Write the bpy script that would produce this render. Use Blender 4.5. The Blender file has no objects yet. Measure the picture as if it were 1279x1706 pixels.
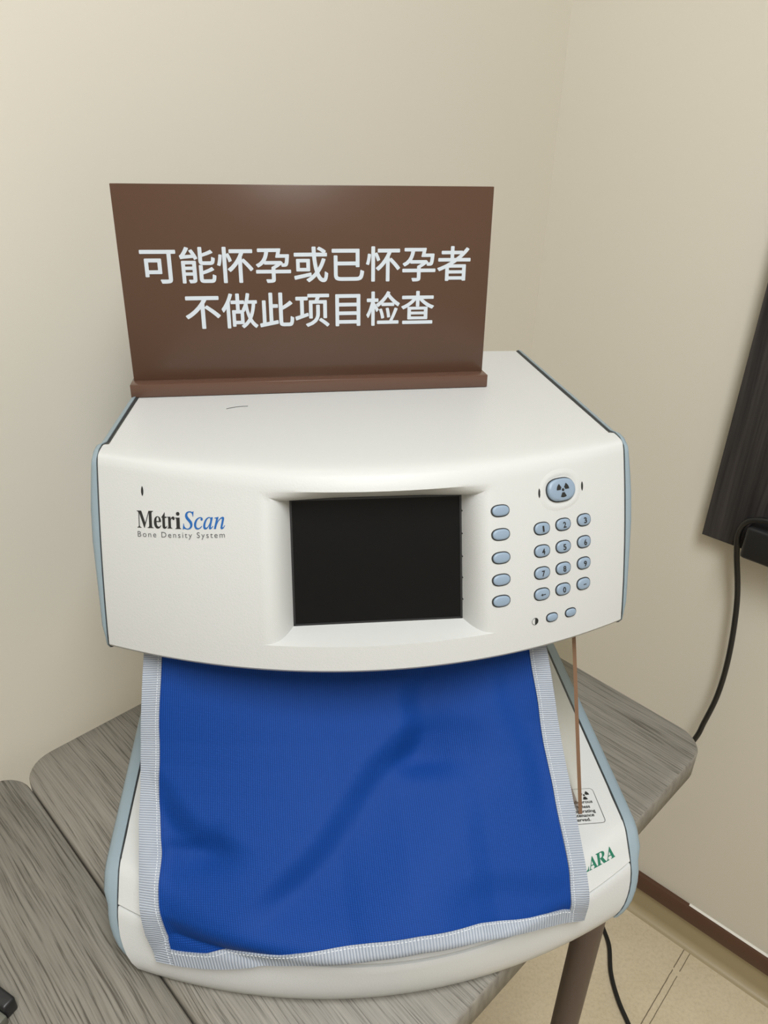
import bpy, bmesh, math, random
from mathutils import Vector, Matrix
from mathutils.geometry import tessellate_polygon

random.seed(4)
SC = bpy.context.scene
COL = SC.collection

# ------------------------------------------------------------------ camera
EYE = 1.505                                   # height of the camera above the floor
cam_d = bpy.data.cameras.new('camera')
cam_d.sensor_fit = 'VERTICAL'
cam_d.sensor_height = 36.0
cam_d.lens = 36.0 * 1280.0 / 1706.0
cam_d.clip_start = 0.01
cam_o = bpy.data.objects.new('camera', cam_d)
COL.objects.link(cam_o)
# columns: camera right, camera up, camera backward (world axes)
_r = Vector((0.99975744, 0.01089929, 0.01913801))
_d = Vector((0.02202403, -0.49476176, -0.86874953))
_f = Vector((0.0, 0.8689603, -0.4948818))
cam_o.matrix_world = Matrix(((_r.x, -_d.x, -_f.x, 0), (_r.y, -_d.y, -_f.y, 0), (_r.z, -_d.z, -_f.z, EYE), (0, 0, 0, 1)))
SC.camera = cam_o

# ------------------------------------------------------------------ light and exposure
SC.view_settings.view_transform = 'Standard'
SC.view_settings.look = 'None'
SC.view_settings.gamma = 1.0
SC.view_settings.use_curve_mapping = False
SC.view_settings.exposure = 0.0
world = bpy.data.worlds.new('world')
SC.world = world
world.use_nodes = True
world.node_tree.nodes['Background'].inputs[0].default_value = (1.0, 0.97, 0.92, 1)
world.node_tree.nodes['Background'].inputs[1].default_value = 0.25

CEIL = 2.85
def area(name, loc, sx, sy, power, color, rot=(0, 0, 0)):
    l = bpy.data.lights.new(name, 'AREA')
    l.shape = 'RECTANGLE'; l.size = sx; l.size_y = sy; l.energy = power; l.color = color
    o = bpy.data.objects.new(name, l); COL.objects.link(o)
    o.location = loc; o.rotation_euler = rot
    return o
LAMPS = [((0.26, -0.50, CEIL - 0.03), 0.6, 1.2, 42.5), ((0.45, -2.1, CEIL - 0.03), 0.6, 1.2, 9.0)]  # second entry: weak fill lamp, added behind the viewer
for _p, _sx, _sy, _pw in LAMPS:
    area('ceiling_lamp_light', _p, _sx, _sy, _pw, (0.945, 0.975, 1.0))

# ------------------------------------------------------------------ frames used by the whole scene
UW = Vector((0.7464, -0.6655, 0)); UW.normalize()      # along the right wall, towards the viewer
NW = Vector((0.66554, 0.74636, 0)); NW.normalize()     # out of the room through the right wall
RS = 1.1803                                            # size of the room against the first survey
CW = 0.9389 * RS                                            # distance of the right wall
CORNER = UW * (-0.5611 * RS) + NW * CW                        # the vertical corner of the room
TABLE_Z = EYE - 0.53
PHI = math.radians(44.5)                               # table direction

# ------------------------------------------------------------------ helpers
def mesh_obj(name, bm, mats, parent=None, smooth=None, recalc=True):
    if recalc:
        bmesh.ops.recalc_face_normals(bm, faces=bm.faces)
    me = bpy.data.meshes.new(name)
    bm.to_mesh(me); bm.free()
    if not isinstance(mats, (list, tuple)):
        mats = [mats]
    for m in mats:
        me.materials.append(m)
    o = bpy.data.objects.new(name, me)
    COL.objects.link(o)
    if parent is not None:
        o.parent = parent
    if smooth is not None:
        for p in me.polygons:
            p.use_smooth = True
        me.set_sharp_from_angle(angle=math.radians(smooth))
    return o

def thing(name, label, cat, mat=None, group=None):
    o = bpy.data.objects.new(name, None)
    o.empty_display_size = 0.05
    COL.objects.link(o)
    if mat is not None:
        o.matrix_world = mat
    o['label'] = label; o['category'] = cat
    if group: o['group'] = group
    return o

def tag(o, label, cat, group=None):
    o['label'] = label; o['category'] = cat
    if group: o['group'] = group
    return o

def add_box(bm, c, s, mat=0, M=None):
    x, y, z = (v / 2 for v in s)
    vs = []
    for dx, dy, dz in ((-x, -y, -z), (x, -y, -z), (x, y, -z), (-x, y, -z), (-x, -y, z), (x, -y, z), (x, y, z), (-x, y, z)):
        p = Vector((c[0] + dx, c[1] + dy, c[2] + dz))
        vs.append(bm.verts.new(M @ p if M else p))
    fs = []
    for f in ((0, 3, 2, 1), (4, 5, 6, 7), (0, 1, 5, 4), (1, 2, 6, 5), (2, 3, 7, 6), (3, 0, 4, 7)):
        fc = bm.faces.new([vs[i] for i in f]); fc.material_index = mat; fs.append(fc)
    return vs, fs

def bevel_all(bm, off, seg=2):
    bmesh.ops.bevel(bm, geom=list(bm.edges), offset=off, segments=seg, profile=0.5, affect='EDGES', clamp_overlap=True)

def add_tube(bm, pts, r, seg=12, mat=0, caps=True):
    rings = []
    n = len(pts)
    ref = None
    for i, p in enumerate(pts):
        a = pts[max(0, i - 1)]; b = pts[min(n - 1, i + 1)]
        t = (Vector(b) - Vector(a)).normalized()
        if ref is None:
            ref = t.orthogonal().normalized()
        ref = (ref - t * ref.dot(t)).normalized()
        w = t.cross(ref)
        rr = r[i] if isinstance(r, (list, tuple)) else r
        rings.append([bm.verts.new(Vector(p) + ref * (math.cos(k / seg * math.tau) * rr) + w * (math.sin(k / seg * math.tau) * rr)) for k in range(seg)])
    for i in range(n - 1):
        for k in range(seg):
            f = bm.faces.new((rings[i][k], rings[i][(k + 1) % seg], rings[i + 1][(k + 1) % seg], rings[i + 1][k])); f.material_index = mat
    if caps:
        f = bm.faces.new(rings[0][::-1]); f.material_index = mat
        f = bm.faces.new(rings[-1]); f.material_index = mat

def spline(pts, n=10):
    out = []
    P = [Vector(p) for p in pts]
    P = [P[0] * 2 - P[1]] + P + [P[-1] * 2 - P[-2]]
    for i in range(1, len(P) - 2):
        for k in range(n):
            t = k / n
            a, b, c, d = P[i - 1], P[i], P[i + 1], P[i + 2]
            out.append(0.5 * ((2 * b) + (c - a) * t + (2 * a - 5 * b + 4 * c - d) * t * t + (3 * b - a - 3 * c + d) * t ** 3))
    out.append(P[-2])
    return out

def text_geom(body, size=1.0, spacing=1.0, offset=0.0, extrude=0.0, shear=0.0, align='LEFT', res=4):
    c = bpy.data.curves.new('lettering_curve', 'FONT')
    c.body = body; c.size = size; c.space_character = spacing; c.offset = offset
    c.extrude = extrude; c.shear = shear; c.align_x = align; c.resolution_u = res
    o = bpy.data.objects.new('lettering_curve', c)
    COL.objects.link(o)
    bpy.context.view_layer.update()
    dg = bpy.context.evaluated_depsgraph_get()
    m = bpy.data.meshes.new_from_object(o.evaluated_get(dg))
    vs = [v.co.copy() for v in m.vertices]
    fs = [list(p.vertices) for p in m.polygons]
    bpy.data.objects.remove(o); bpy.data.curves.remove(c); bpy.data.meshes.remove(m)
    return vs, fs

def fit_box(geom, x0, x1, y0, y1):
    """scale a text so that its ink fills the box"""
    vs, fs = geom
    ax = min(v.x for v in vs); bx = max(v.x for v in vs)
    ay = min(v.y for v in vs); by = max(v.y for v in vs)
    return [Vector((x0 + (v.x - ax) / (bx - ax) * (x1 - x0), y0 + (v.y - ay) / (by - ay) * (y1 - y0), v.z)) for v in vs], fs

def add_geom(bm, geom, fn, mat=0):
    vs, fs = geom
    bv = [bm.verts.new(fn(v)) for v in vs]
    for f in fs:
        try:
            fc = bm.faces.new([bv[i] for i in f]); fc.material_index = mat
        except ValueError:
            pass

def trefoil(r):
    """radiation sign: centre disc and three blades, flat, radius r"""
    vs, fs = [], []
    def poly(pts):
        b = len(vs); vs.extend(Vector((x, y, 0)) for x, y in pts); fs.append(list(range(b, b + len(pts))))
    poly([(0.20 * r * math.cos(k / 16 * math.tau), 0.20 * r * math.sin(k / 16 * math.tau)) for k in range(16)])
    for a in (30, 150, 270):
        A = [math.radians(a - 28 + 56 * k / 8) for k in range(9)]
        poly([(0.36 * r * math.cos(t), 0.36 * r * math.sin(t)) for t in A] + [(r * math.cos(t), r * math.sin(t)) for t in reversed(A)])
    return vs, fs

# ------------------------------------------------------------------ materials
def mat(name, color, rough=0.5, spec=0.5, metal=0.0, coat=0.0):
    m = bpy.data.materials.new(name); m.use_nodes = True
    b = m.node_tree.nodes['Principled BSDF']
    b.inputs['Base Color'].default_value = (*color, 1)
    b.inputs['Roughness'].default_value = rough
    b.inputs['Specular IOR Level'].default_value = spec
    b.inputs['Metallic'].default_value = metal
    b.inputs['Coat Weight'].default_value = coat
    return m, m.node_tree, b

def srgb(r, g, b):
    f = lambda c: (c / 255 / 12.92) if c <= 10 else ((c / 255 + 0.055) / 1.055) ** 2.4
    return (f(r), f(g), f(b))

def noise(nt, scale, detail=2.0, rough=0.5, vec=None, sc=None, coord='Object'):
    t = nt.nodes.new('ShaderNodeTexNoise')
    t.inputs['Scale'].default_value = scale; t.inputs['Detail'].default_value = detail; t.inputs['Roughness'].default_value = rough
    if vec is None:
        tc = nt.nodes.new('ShaderNodeTexCoord'); vec = tc.outputs[coord]
    if sc is not None:
        mp = nt.nodes.new('ShaderNodeMapping'); mp.inputs['Scale'].default_value = sc
        nt.links.new(vec, mp.inputs['Vector']); vec = mp.outputs['Vector']
    nt.links.new(vec, t.inputs['Vector'])
    return t.outputs['Fac']

def ramp(nt, fac, stops):
    r = nt.nodes.new('ShaderNodeValToRGB')
    e = r.color_ramp.elements
    while len(e) < len(stops): e.new(0.5)
    for el, (p, c) in zip(e, stops):
        el.position = p; el.color = (*c, 1)
    nt.links.new(fac, r.inputs['Fac'])
    return r.outputs['Color']

def bump(nt, b, h, strength=0.2, dist=0.001):
    n = nt.nodes.new('ShaderNodeBump'); n.inputs['Strength'].default_value = strength; n.inputs['Distance'].default_value = dist
    nt.links.new(h, n.inputs['Height']); nt.links.new(n.outputs['Normal'], b.inputs['Normal'])

def mixc(nt, fac, a, b, mode='MIX'):
    m = nt.nodes.new('ShaderNodeMix'); m.data_type = 'RGBA'; m.blend_type = mode
    for sock, v in ((m.inputs[0], fac), (m.inputs[6], a), (m.inputs[7], b)):
        if isinstance(v, (int, float)): sock.default_value = v
        elif isinstance(v, tuple): sock.default_value = (*v, 1)
        else: nt.links.new(v, sock)
    return m.outputs[2]

def math_n(nt, op, a, b=None, c=None):
    m = nt.nodes.new('ShaderNodeMath'); m.operation = op
    for i, v in enumerate((a, b, c)):
        if v is None: continue
        if isinstance(v, (int, float)): m.inputs[i].default_value = v
        else: nt.links.new(v, m.inputs[i])
    return m.outputs[0]

def m_wall():
    m, nt, b = mat('wall_paint', (0.60, 0.545, 0.455), 0.75, 0.25)
    n1 = noise(nt, 1.3, 3)
    nt.links.new(ramp(nt, n1, [(0.3, (0.655, 0.618, 0.535)), (0.7, (0.675, 0.638, 0.555))]), b.inputs['Base Color'])
    bump(nt, b, noise(nt, 260, 3), 0.06, 0.001)
    return m

def m_floor():
    m, nt, b = mat('vinyl_floor', (0.45, 0.38, 0.27), 0.42, 0.4)
    c1 = ramp(nt, noise(nt, 150, 4, 0.7), [(0.30, (0.48, 0.40, 0.265)), (0.5, (0.60, 0.51, 0.36)), (0.72, (0.66, 0.57, 0.42))])
    c2 = mixc(nt, 0.35, c1, ramp(nt, noise(nt, 7, 4, 0.6), [(0.3, (0.48, 0.40, 0.26)), (0.7, (0.66, 0.57, 0.42))]))
    tc = nt.nodes.new('ShaderNodeTexCoord')
    d = nt.nodes.new('ShaderNodeVectorMath'); d.operation = 'DOT_PRODUCT'
    nt.links.new(tc.outputs['Object'], d.inputs[0]); d.inputs[1].default_value = tuple(UW)
    a = d.outputs['Value']
    wob = math_n(nt, 'MULTIPLY', math_n(nt, 'SUBTRACT', noise(nt, 60, 2), 0.5), 0.0016)
    a = math_n(nt, 'ADD', a, wob)
    l1 = math_n(nt, 'LESS_THAN', math_n(nt, 'ABSOLUTE', math_n(nt, 'SUBTRACT', a, -0.1205 * RS)), 0.0009)
    l2 = math_n(nt, 'LESS_THAN', math_n(nt, 'ABSOLUTE', math_n(nt, 'SUBTRACT', a, -0.1105 * RS)), 0.0008)
    brk = math_n(nt, 'GREATER_THAN', noise(nt, 25, 3), 0.33)
    ln = math_n(nt, 'MULTIPLY', math_n(nt, 'MAXIMUM', l1, l2), brk)
    nt.links.new(mixc(nt, math_n(nt, 'MULTIPLY', ln, 0.85), c2, (0.10, 0.075, 0.045)), b.inputs['Base Color'])
    bump(nt, b, noise(nt, 300, 2), 0.05, 0.001)
    return m

def m_wood(name, dark, mid, light, fine=420.0, rough=0.5):
    """laminate with the grain along local Y"""
    m, nt, b = mat(name, mid, rough, 0.35)
    tc = nt.nodes.new('ShaderNodeTexCoord')
    w = noise(nt, 3.2, 3, 0.5, tc.outputs['Object'], (2.2, 0.7, 1.0))
    off = nt.nodes.new('ShaderNodeCombineXYZ')
    nt.links.new(math_n(nt, 'MULTIPLY', math_n(nt, 'SUBTRACT', w, 0.5), 0.03), off.inputs[0])
    add = nt.nodes.new('ShaderNodeVectorMath'); add.operation = 'ADD'
    nt.links.new(tc.outputs['Object'], add.inputs[0]); nt.links.new(off.outputs[0], add.inputs[1])
    v = add.outputs[0]
    g1 = noise(nt, 1.0, 4, 0.62, v, (fine, fine * 0.019, fine * 0.2))
    g2 = noise(nt, 1.0, 3, 0.55, v, (fine * 0.20, fine * 0.007, fine * 0.06))
    g = math_n(nt, 'ADD', math_n(nt, 'MULTIPLY', g1, 0.78), math_n(nt, 'MULTIPLY', g2, 0.22))
    nt.links.new(ramp(nt, g, [(0.385, dark), (0.465, mid), (0.60, light)]), b.inputs['Base Color'])
    bump(nt, b, g1, 0.25, 0.0006)
    return m

def m_plastic(name, color, rough=0.38, grain=0.10, gs=900, spec=0.45):
    m, nt, b = mat(name, color, rough, spec)
    bump(nt, b, noise(nt, gs, 2), grain, 0.0005)
    return m

def m_cloth(name, c1, c2, su=520, sv=520):
    m, nt, b = mat(name, c1, 0.62, 0.18)
    uv = nt.nodes.new('ShaderNodeUVMap')
    mp = nt.nodes.new('ShaderNodeMapping'); mp.inputs['Scale'].default_value = (su, sv, 1)
    nt.links.new(uv.outputs[0], mp.inputs['Vector'])
    wx = nt.nodes.new('ShaderNodeTexWave'); wx.bands_direction = 'X'; wx.inputs['Scale'].default_value = 1.0
    wy = nt.nodes.new('ShaderNodeTexWave'); wy.bands_direction = 'Y'; wy.inputs['Scale'].default_value = 1.0
    for w in (wx, wy): nt.links.new(mp.outputs[0], w.inputs['Vector'])
    h = math_n(nt, 'MULTIPLY', wx.outputs['Fac'], wy.outputs['Fac'])
    nt.links.new(mixc(nt, h, c2, c1), b.inputs['Base Color'])
    b.inputs['Sheen Weight'].default_value = 0.0
    b.inputs['Sheen Roughness'].default_value = 0.4
    b.inputs['Sheen Tint'].default_value = (0.5, 0.7, 1.0, 1)
    bump(nt, b, h, 0.35, 0.0006)
    return m

def m_ribbon(name):
    m, nt, b = mat(name, (0.45, 0.49, 0.56), 0.6, 0.35)
    uv = nt.nodes.new('ShaderNodeUVMap')
    mp = nt.nodes.new('ShaderNodeMapping'); mp.inputs['Scale'].default_value = (1, 42, 1)
    nt.links.new(uv.outputs[0], mp.inputs['Vector'])
    wy = nt.nodes.new('ShaderNodeTexWave'); wy.bands_direction = 'Y'; wy.inputs['Scale'].default_value = 1.0
    wy.inputs['Distortion'].default_value = 0.4
    nt.links.new(mp.outputs[0], wy.inputs['Vector'])
    nt.links.new(ramp(nt, wy.outputs['Fac'], [(0.1, (0.22, 0.25, 0.30)), (0.6, (0.35, 0.38, 0.43))]), b.inputs['Base Color'])
    bump(nt, b, wy.outputs['Fac'], 0.4, 0.0008)
    return m

def m_acrylic(name, tint):
    m = bpy.data.materials.new(name); m.use_nodes = True
    nt = m.node_tree; nt.nodes.clear()
    out = nt.nodes.new('ShaderNodeOutputMaterial')
    tr = nt.nodes.new('ShaderNodeBsdfTransparent'); tr.inputs['Color'].default_value = (*tint, 1)
    gl = nt.nodes.new('ShaderNodeBsdfGlossy'); gl.inputs['Roughness'].default_value = 0.02
    fr = nt.nodes.new('ShaderNodeFresnel'); fr.inputs['IOR'].default_value = 1.45
    ge = nt.nodes.new('ShaderNodeNewGeometry')
    fac = math_n(nt, 'MULTIPLY', fr.outputs[0], math_n(nt, 'SUBTRACT', 1.7, math_n(nt, 'MULTIPLY', ge.outputs['Backfacing'], 1.7)))
    mx = nt.nodes.new('ShaderNodeMixShader')
    nt.links.new(fac, mx.inputs[0]); nt.links.new(tr.outputs[0], mx.inputs[1]); nt.links.new(gl.outputs[0], mx.inputs[2])
    nt.links.new(mx.outputs[0], out.inputs['Surface'])
    return m

M_WALL = m_wall()
M_CEIL = mat('ceiling_paint', (0.75, 0.73, 0.68), 0.8, 0.2)[0]
M_FLOOR = m_floor()
M_WOOD = m_wood('grey_oak_laminate', (0.080, 0.070, 0.056), (0.172, 0.158, 0.132), (0.220, 0.204, 0.172), 850.0)
M_EDGE = m_wood('grey_edge_band', (0.145, 0.13, 0.108), (0.18, 0.163, 0.135), (0.22, 0.20, 0.167), 200)
M_DARKWOOD = m_wood('black_walnut_panel', (0.018, 0.016, 0.017), (0.030, 0.027, 0.027), (0.050, 0.044, 0.042), 120, 0.45)
M_LEG = m_plastic('brown_powder_coat', (0.075, 0.048, 0.038), 0.42, 0.05)
M_COVE = m_plastic('shaded_vinyl_cove', (0.36, 0.295, 0.175), 0.45, 0.05, 300)  # floor vinyl turned up the wall; shade of its upright face painted in
M_STRIP = m_plastic('brown_skirting_strip', (0.085, 0.040, 0.022), 0.35, 0.05, 200)
M_CAULK = mat('white_caulk', (0.70, 0.68, 0.62), 0.6)[0]
M_WHITE = m_plastic('ivory_plastic', (0.512, 0.516, 0.505), 0.40, 0.22, 800, 0.26)
M_BLUE = m_plastic('pale_blue_plastic', (0.225, 0.285, 0.32), 0.42, 0.08)
M_KEY = m_plastic('blue_rubber_key', (0.225, 0.295, 0.38), 0.40, 0.03)
M_GAP = mat('dark_joint', (0.02, 0.022, 0.022), 0.7)[0]
M_SCREEN = mat('dark_screen_glass', (0.005, 0.005, 0.005), 0.28, 0.14)[0]
M_BLACK = m_plastic('black_plastic', (0.012, 0.012, 0.013), 0.4, 0.05)
M_CABLE = m_plastic('black_cable_rubber', (0.010, 0.010, 0.010), 0.38, 0.02)
M_INK = mat('black_ink', (0.012, 0.012, 0.012), 0.5)[0]
M_INKB = mat('blue_ink', (0.004, 0.095, 0.32), 0.5)[0]
M_INKG = mat('green_ink', (0.006, 0.13, 0.075), 0.5)[0]
M_INKGREY = mat('grey_ink', (0.09, 0.09, 0.09), 0.5)[0]
M_SIGN = m_plastic('brown_acrylic', (0.086, 0.045, 0.028), 0.28, 0.01)
M_SIGNBASE = m_plastic('brown_acrylic_base', (0.105, 0.056, 0.038), 0.22, 0.01)
M_LETTER = mat('white_vinyl_letter', (0.56, 0.61, 0.66), 0.45)[0]
M_CLOTH = m_cloth('blue_nylon', (0.0024, 0.064, 0.320), (0.0010, 0.029, 0.175), 62, 72)
M_RIBBON = m_ribbon('grey_webbing')
M_THREAD = mat('white_thread', (0.66, 0.68, 0.70), 0.7)[0]
M_ACR = m_acrylic('tinted_acrylic', (0.965, 0.945, 0.88))
M_ACRED = mat('acrylic_cut_edge', (0.17, 0.095, 0.055), 0.25, 0.5)[0]
M_LAMP = bpy.data.materials.new('lamp_diffuser'); M_LAMP.use_nodes = True
_b = M_LAMP.node_tree.nodes['Principled BSDF']
_b.inputs['Emission Color'].default_value = (1.0, 0.965, 0.9, 1); _b.inputs['Emission Strength'].default_value = 4.0
M_ALU = mat('white_metal_frame', (0.7, 0.7, 0.68), 0.4)[0]

# ------------------------------------------------------------------ the room
def struct(name, bm, m, smooth=None, recalc=True):
    o = mesh_obj(name, bm, m, smooth=smooth, recalc=recalc); o['kind'] = 'structure'; return o

LW = 3.8                                               # length of the room along each wall
def slab(p, q, out, z0, z1, th):
    """a wall slab from p to q; its inner face is on the p-q line, th thick towards out"""
    bm = bmesh.new()
    a = [p, q, q + out * th, p + out * th]
    lo = [bm.verts.new((v.x, v.y, z0)) for v in a]; hi = [bm.verts.new((v.x, v.y, z1)) for v in a]
    bm.faces.new(lo[::-1]); bm.faces.new(hi)
    for i in range(4):
        bm.faces.new((lo[i], lo[(i + 1) % 4], hi[(i + 1) % 4], hi[i]))
    return bm
A = CORNER; B = CORNER + UW * LW; D = CORNER - NW * LW; C_ = B - NW * LW
struct('wall_right', slab(A, B, NW, 0, CEIL, 0.1), M_WALL)
struct('wall_left', slab(D, A, -UW, 0, CEIL, 0.1), M_WALL)
struct('wall_front', slab(C_, D, -NW, 0, CEIL, 0.1), M_WALL)
struct('wall_rear', slab(B, C_, UW, 0, CEIL, 0.1), M_WALL)
def sheet(z0, z1):
    bm = bmesh.new()
    lo = [bm.verts.new((v.x, v.y, z0)) for v in (A, B, C_, D)]; hi = [bm.verts.new((v.x, v.y, z1)) for v in (A, B, C_, D)]
    bm.faces.new(lo[::-1]); bm.faces.new(hi)
    for i in range(4):
        bm.faces.new((lo[i], lo[(i + 1) % 4], hi[(i + 1) % 4], hi[i]))
    return bm
struct('floor', sheet(-0.05, 0.0), M_FLOOR)
struct('ceiling', sheet(CEIL, CEIL + 0.05), M_CEIL)

def run_profile(prof, start, along, inward, length):
    """sweep a (distance from wall, height) profile along a wall"""
    bm = bmesh.new()
    rings = []
    for s in (0.0, length):
        rings.append([bm.verts.new(start + along * s + inward * d + Vector((0, 0, z))) for d, z in prof])
    n = len(prof)
    for k in range(n):
        bm.faces.new((rings[0][k], rings[0][(k + 1) % n], rings[1][(k + 1) % n], rings[1][k]))
    bm.faces.new(rings[0]); bm.faces.new(rings[1][::-1])
    return bm
cove = [(d * RS, z * RS) for d, z in [(0, 0), (0.018, 0.0)] + [(0.018 - 0.014 * math.sin(t), 0.014 - 0.014 * math.cos(t)) for t in [math.pi / 2 * k / 6 for k in range(1, 7)]] + [(0.004, 0.056), (0, 0.056)]]
strip = [(d * RS, z * RS) for d, z in [(0, 0.056), (0.008, 0.056), (0.011, 0.059), (0.011, 0.084), (0.008, 0.088), (0, 0.088)]]
caulk = [(d * RS, z * RS) for d, z in [(0, 0.088), (0.004, 0.088), (0.001, 0.0896), (0, 0.0896)]]
struct('baseboard_right', run_profile(cove, A, UW, -NW, LW), M_COVE, 40)
struct('baseboard_left', run_profile(cove, D, NW, UW, LW), M_COVE, 40)
struct('trim_1', run_profile(strip, A, UW, -NW, LW), M_STRIP, 40)
struct('trim_2', run_profile(strip, D, NW, UW, LW), M_STRIP, 40)
struct('trim_3', run_profile(caulk, A + UW * 0.50, UW, -NW, LW - 0.50), M_CAULK)

for k, (p, sx, sy, pw) in enumerate(LAMPS):
    t = thing('ceiling_light', ['square white ceiling light panel above the table', 'added fill light panel on the ceiling behind the viewer'][k], 'light',
              Matrix.Translation((p[0], p[1], CEIL)))
    bm = bmesh.new()
    for cx, cy, w, h in ((0, sy / 2 + 0.01, sx + 0.04, 0.02), (0, -sy / 2 - 0.01, sx + 0.04, 0.02), (sx / 2 + 0.01, 0, 0.02, sy), (-sx / 2 - 0.01, 0, 0.02, sy)):
        add_box(bm, (cx, cy, -0.0125), (w, h, 0.025))
    mesh_obj('frame', bm, M_ALU, t)
    bm = bmesh.new(); add_box(bm, (0, 0, -0.008), (sx, sy, 0.012))
    mesh_obj('diffuser', bm, M_LAMP, t)

# ------------------------------------------------------------------ the two grey tables
N0, N1 = 0.153, 0.553
TM = Matrix.Translation((0, 0, 0)) @ Matrix.Rotation(PHI, 4, 'Z')
def rounded_rect(x0, x1, y0, y1, r, seg=8):
    pts = []
    for cx, cy, a0 in ((x1 - r, y1 - r, 0), (x0 + r, y1 - r, 90), (x0 + r, y0 + r, 180), (x1 - r, y0 + r, 270)):
        for k in range(seg + 1):
            a = math.radians(a0 + 90 * k / seg)
            pts.append((cx + r * math.cos(a), cy + r * math.sin(a)))
    return pts
def make_table(label, u0, u1, legs):
    root = thing('training_table', label, 'table', TM @ Matrix.Translation(((u0 + u1) / 2, (N0 + N1) / 2, 0)))
    w, d = (u1 - u0) / 2, (N1 - N0) / 2
    bm = bmesh.new()
    th = 0.026
    rings = []
    for dz, ins in ((-th, 0.0012), (-th + 0.0012, 0), (-0.0014, 0), (0, 0.0014)):
        rings.append([bm.verts.new((x, y, TABLE_Z + dz)) for x, y in rounded_rect(-w + ins, w - ins, -d + ins, d - ins, 0.028 - ins)])
    n = len(rings[0])
    for a, b in zip(rings, rings[1:]):
        for k in range(n):
            f = bm.faces.new((a[k], a[(k + 1) % n], b[(k + 1) % n], b[k])); f.material_index = 1
    bm.faces.new(rings[0][::-1]).material_index = 0
    bm.faces.new(rings[-1]).material_index = 0
    mesh_obj('tabletop', bm, [M_WOOD, M_EDGE], root, 50)
    bm = bmesh.new()
    for s in (-1, 1):
        add_box(bm, (0, s * (d - 0.075), TABLE_Z - th - 0.0105), (2 * w - 0.12, 0.03, 0.02))
        add_box(bm, (s * (w - 0.11), 0, TABLE_Z - th - 0.0105), (0.03, 2 * d - 0.18, 0.02))
    mesh_obj('frame_rail', bm, M_LEG, root)
    for lu, ln in legs:
        bm = bmesh.new()
        x, y = lu - (u0 + u1) / 2, ln - (N0 + N1) / 2
        add_tube(bm, [(x, y, 0.012), (x, y, TABLE_Z - th)], 0.0140, 24)
        lg = mesh_obj('leg', bm, M_LEG, root, 40)
        bm = bmesh.new()
        add_tube(bm, [(x, y, 0.0), (x, y, 0.02)], 0.019, 20)
        mesh_obj('foot_cap', bm, M_BLACK, lg, 40)
    return root
make_table('grey wood-grain table carrying the white scanner, its right end in front of the wall cable', 0.1045, 0.577,
           [(0.468, 0.178), (0.468, 0.528), (0.2, 0.178), (0.2, 0.528)])
make_table('grey wood-grain table at the left, seam against the scanner table, black gadget on it', -0.80, 0.1030,
           [(0.0, 0.178), (0.0, 0.528), (-0.70, 0.178), (-0.70, 0.528)])

# ------------------------------------------------------------------ the scanner: its own frame
DEV = Matrix.Translation((-0.0107, 0.4703, TABLE_Z)) @ Matrix.Rotation(0.1156, 4, 'Z')
scanner = thing('bone_density_scanner', 'white desktop scanner with pale blue sides, dark screen and keypad, on the table', 'medical scanner', DEV)
HM = Matrix.Translation((0, 0, 0.3094)) @ Matrix.Rotation(-0.0848, 4, 'X') @ Matrix.Rotation(0.0027, 4, 'Y')   # head frame inside the scanner
HW = 0.1775
def yf(x, z):
    """front face of the head, head frame"""
    u = -z / 0.1181
    m = max(0.0, 1 - (x / HW) ** 2)
    r = 0.0038 + 0.0062 * m                        # softness of the upper edge, wider in the middle
    return -(0.0403 + 0.0039 * u) * (1 - (x / HW) ** 2) - 0.0395 * u - 0.016 * u * (1 - u) + ((0.0013 + 0.0012 * m) * ((z + r) / r) ** 2 if z > -r else 0.0)
def nf(x, z):
    e = 1e-4
    return Vector((yf(x + e, z) - yf(x - e, z), -2 * e, yf(x, z + e) - yf(x, z - e))).normalized()
def on_face(x, z, out=0.0):
    return HM @ (Vector((x, yf(x, z), z)) + nf(x, z) * out)

# recess round the screen
RX0, RX1, RZ0, RZ1 = -0.0746, 0.0790, -0.1026, -0.0105
SX0, SX1, SZ0, SZ1 = -0.0542, 0.0586, -0.1022 + 0.0004, -0.0222
def ys(z): return -0.027 + 0.3345 * (z + 0.025)

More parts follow.
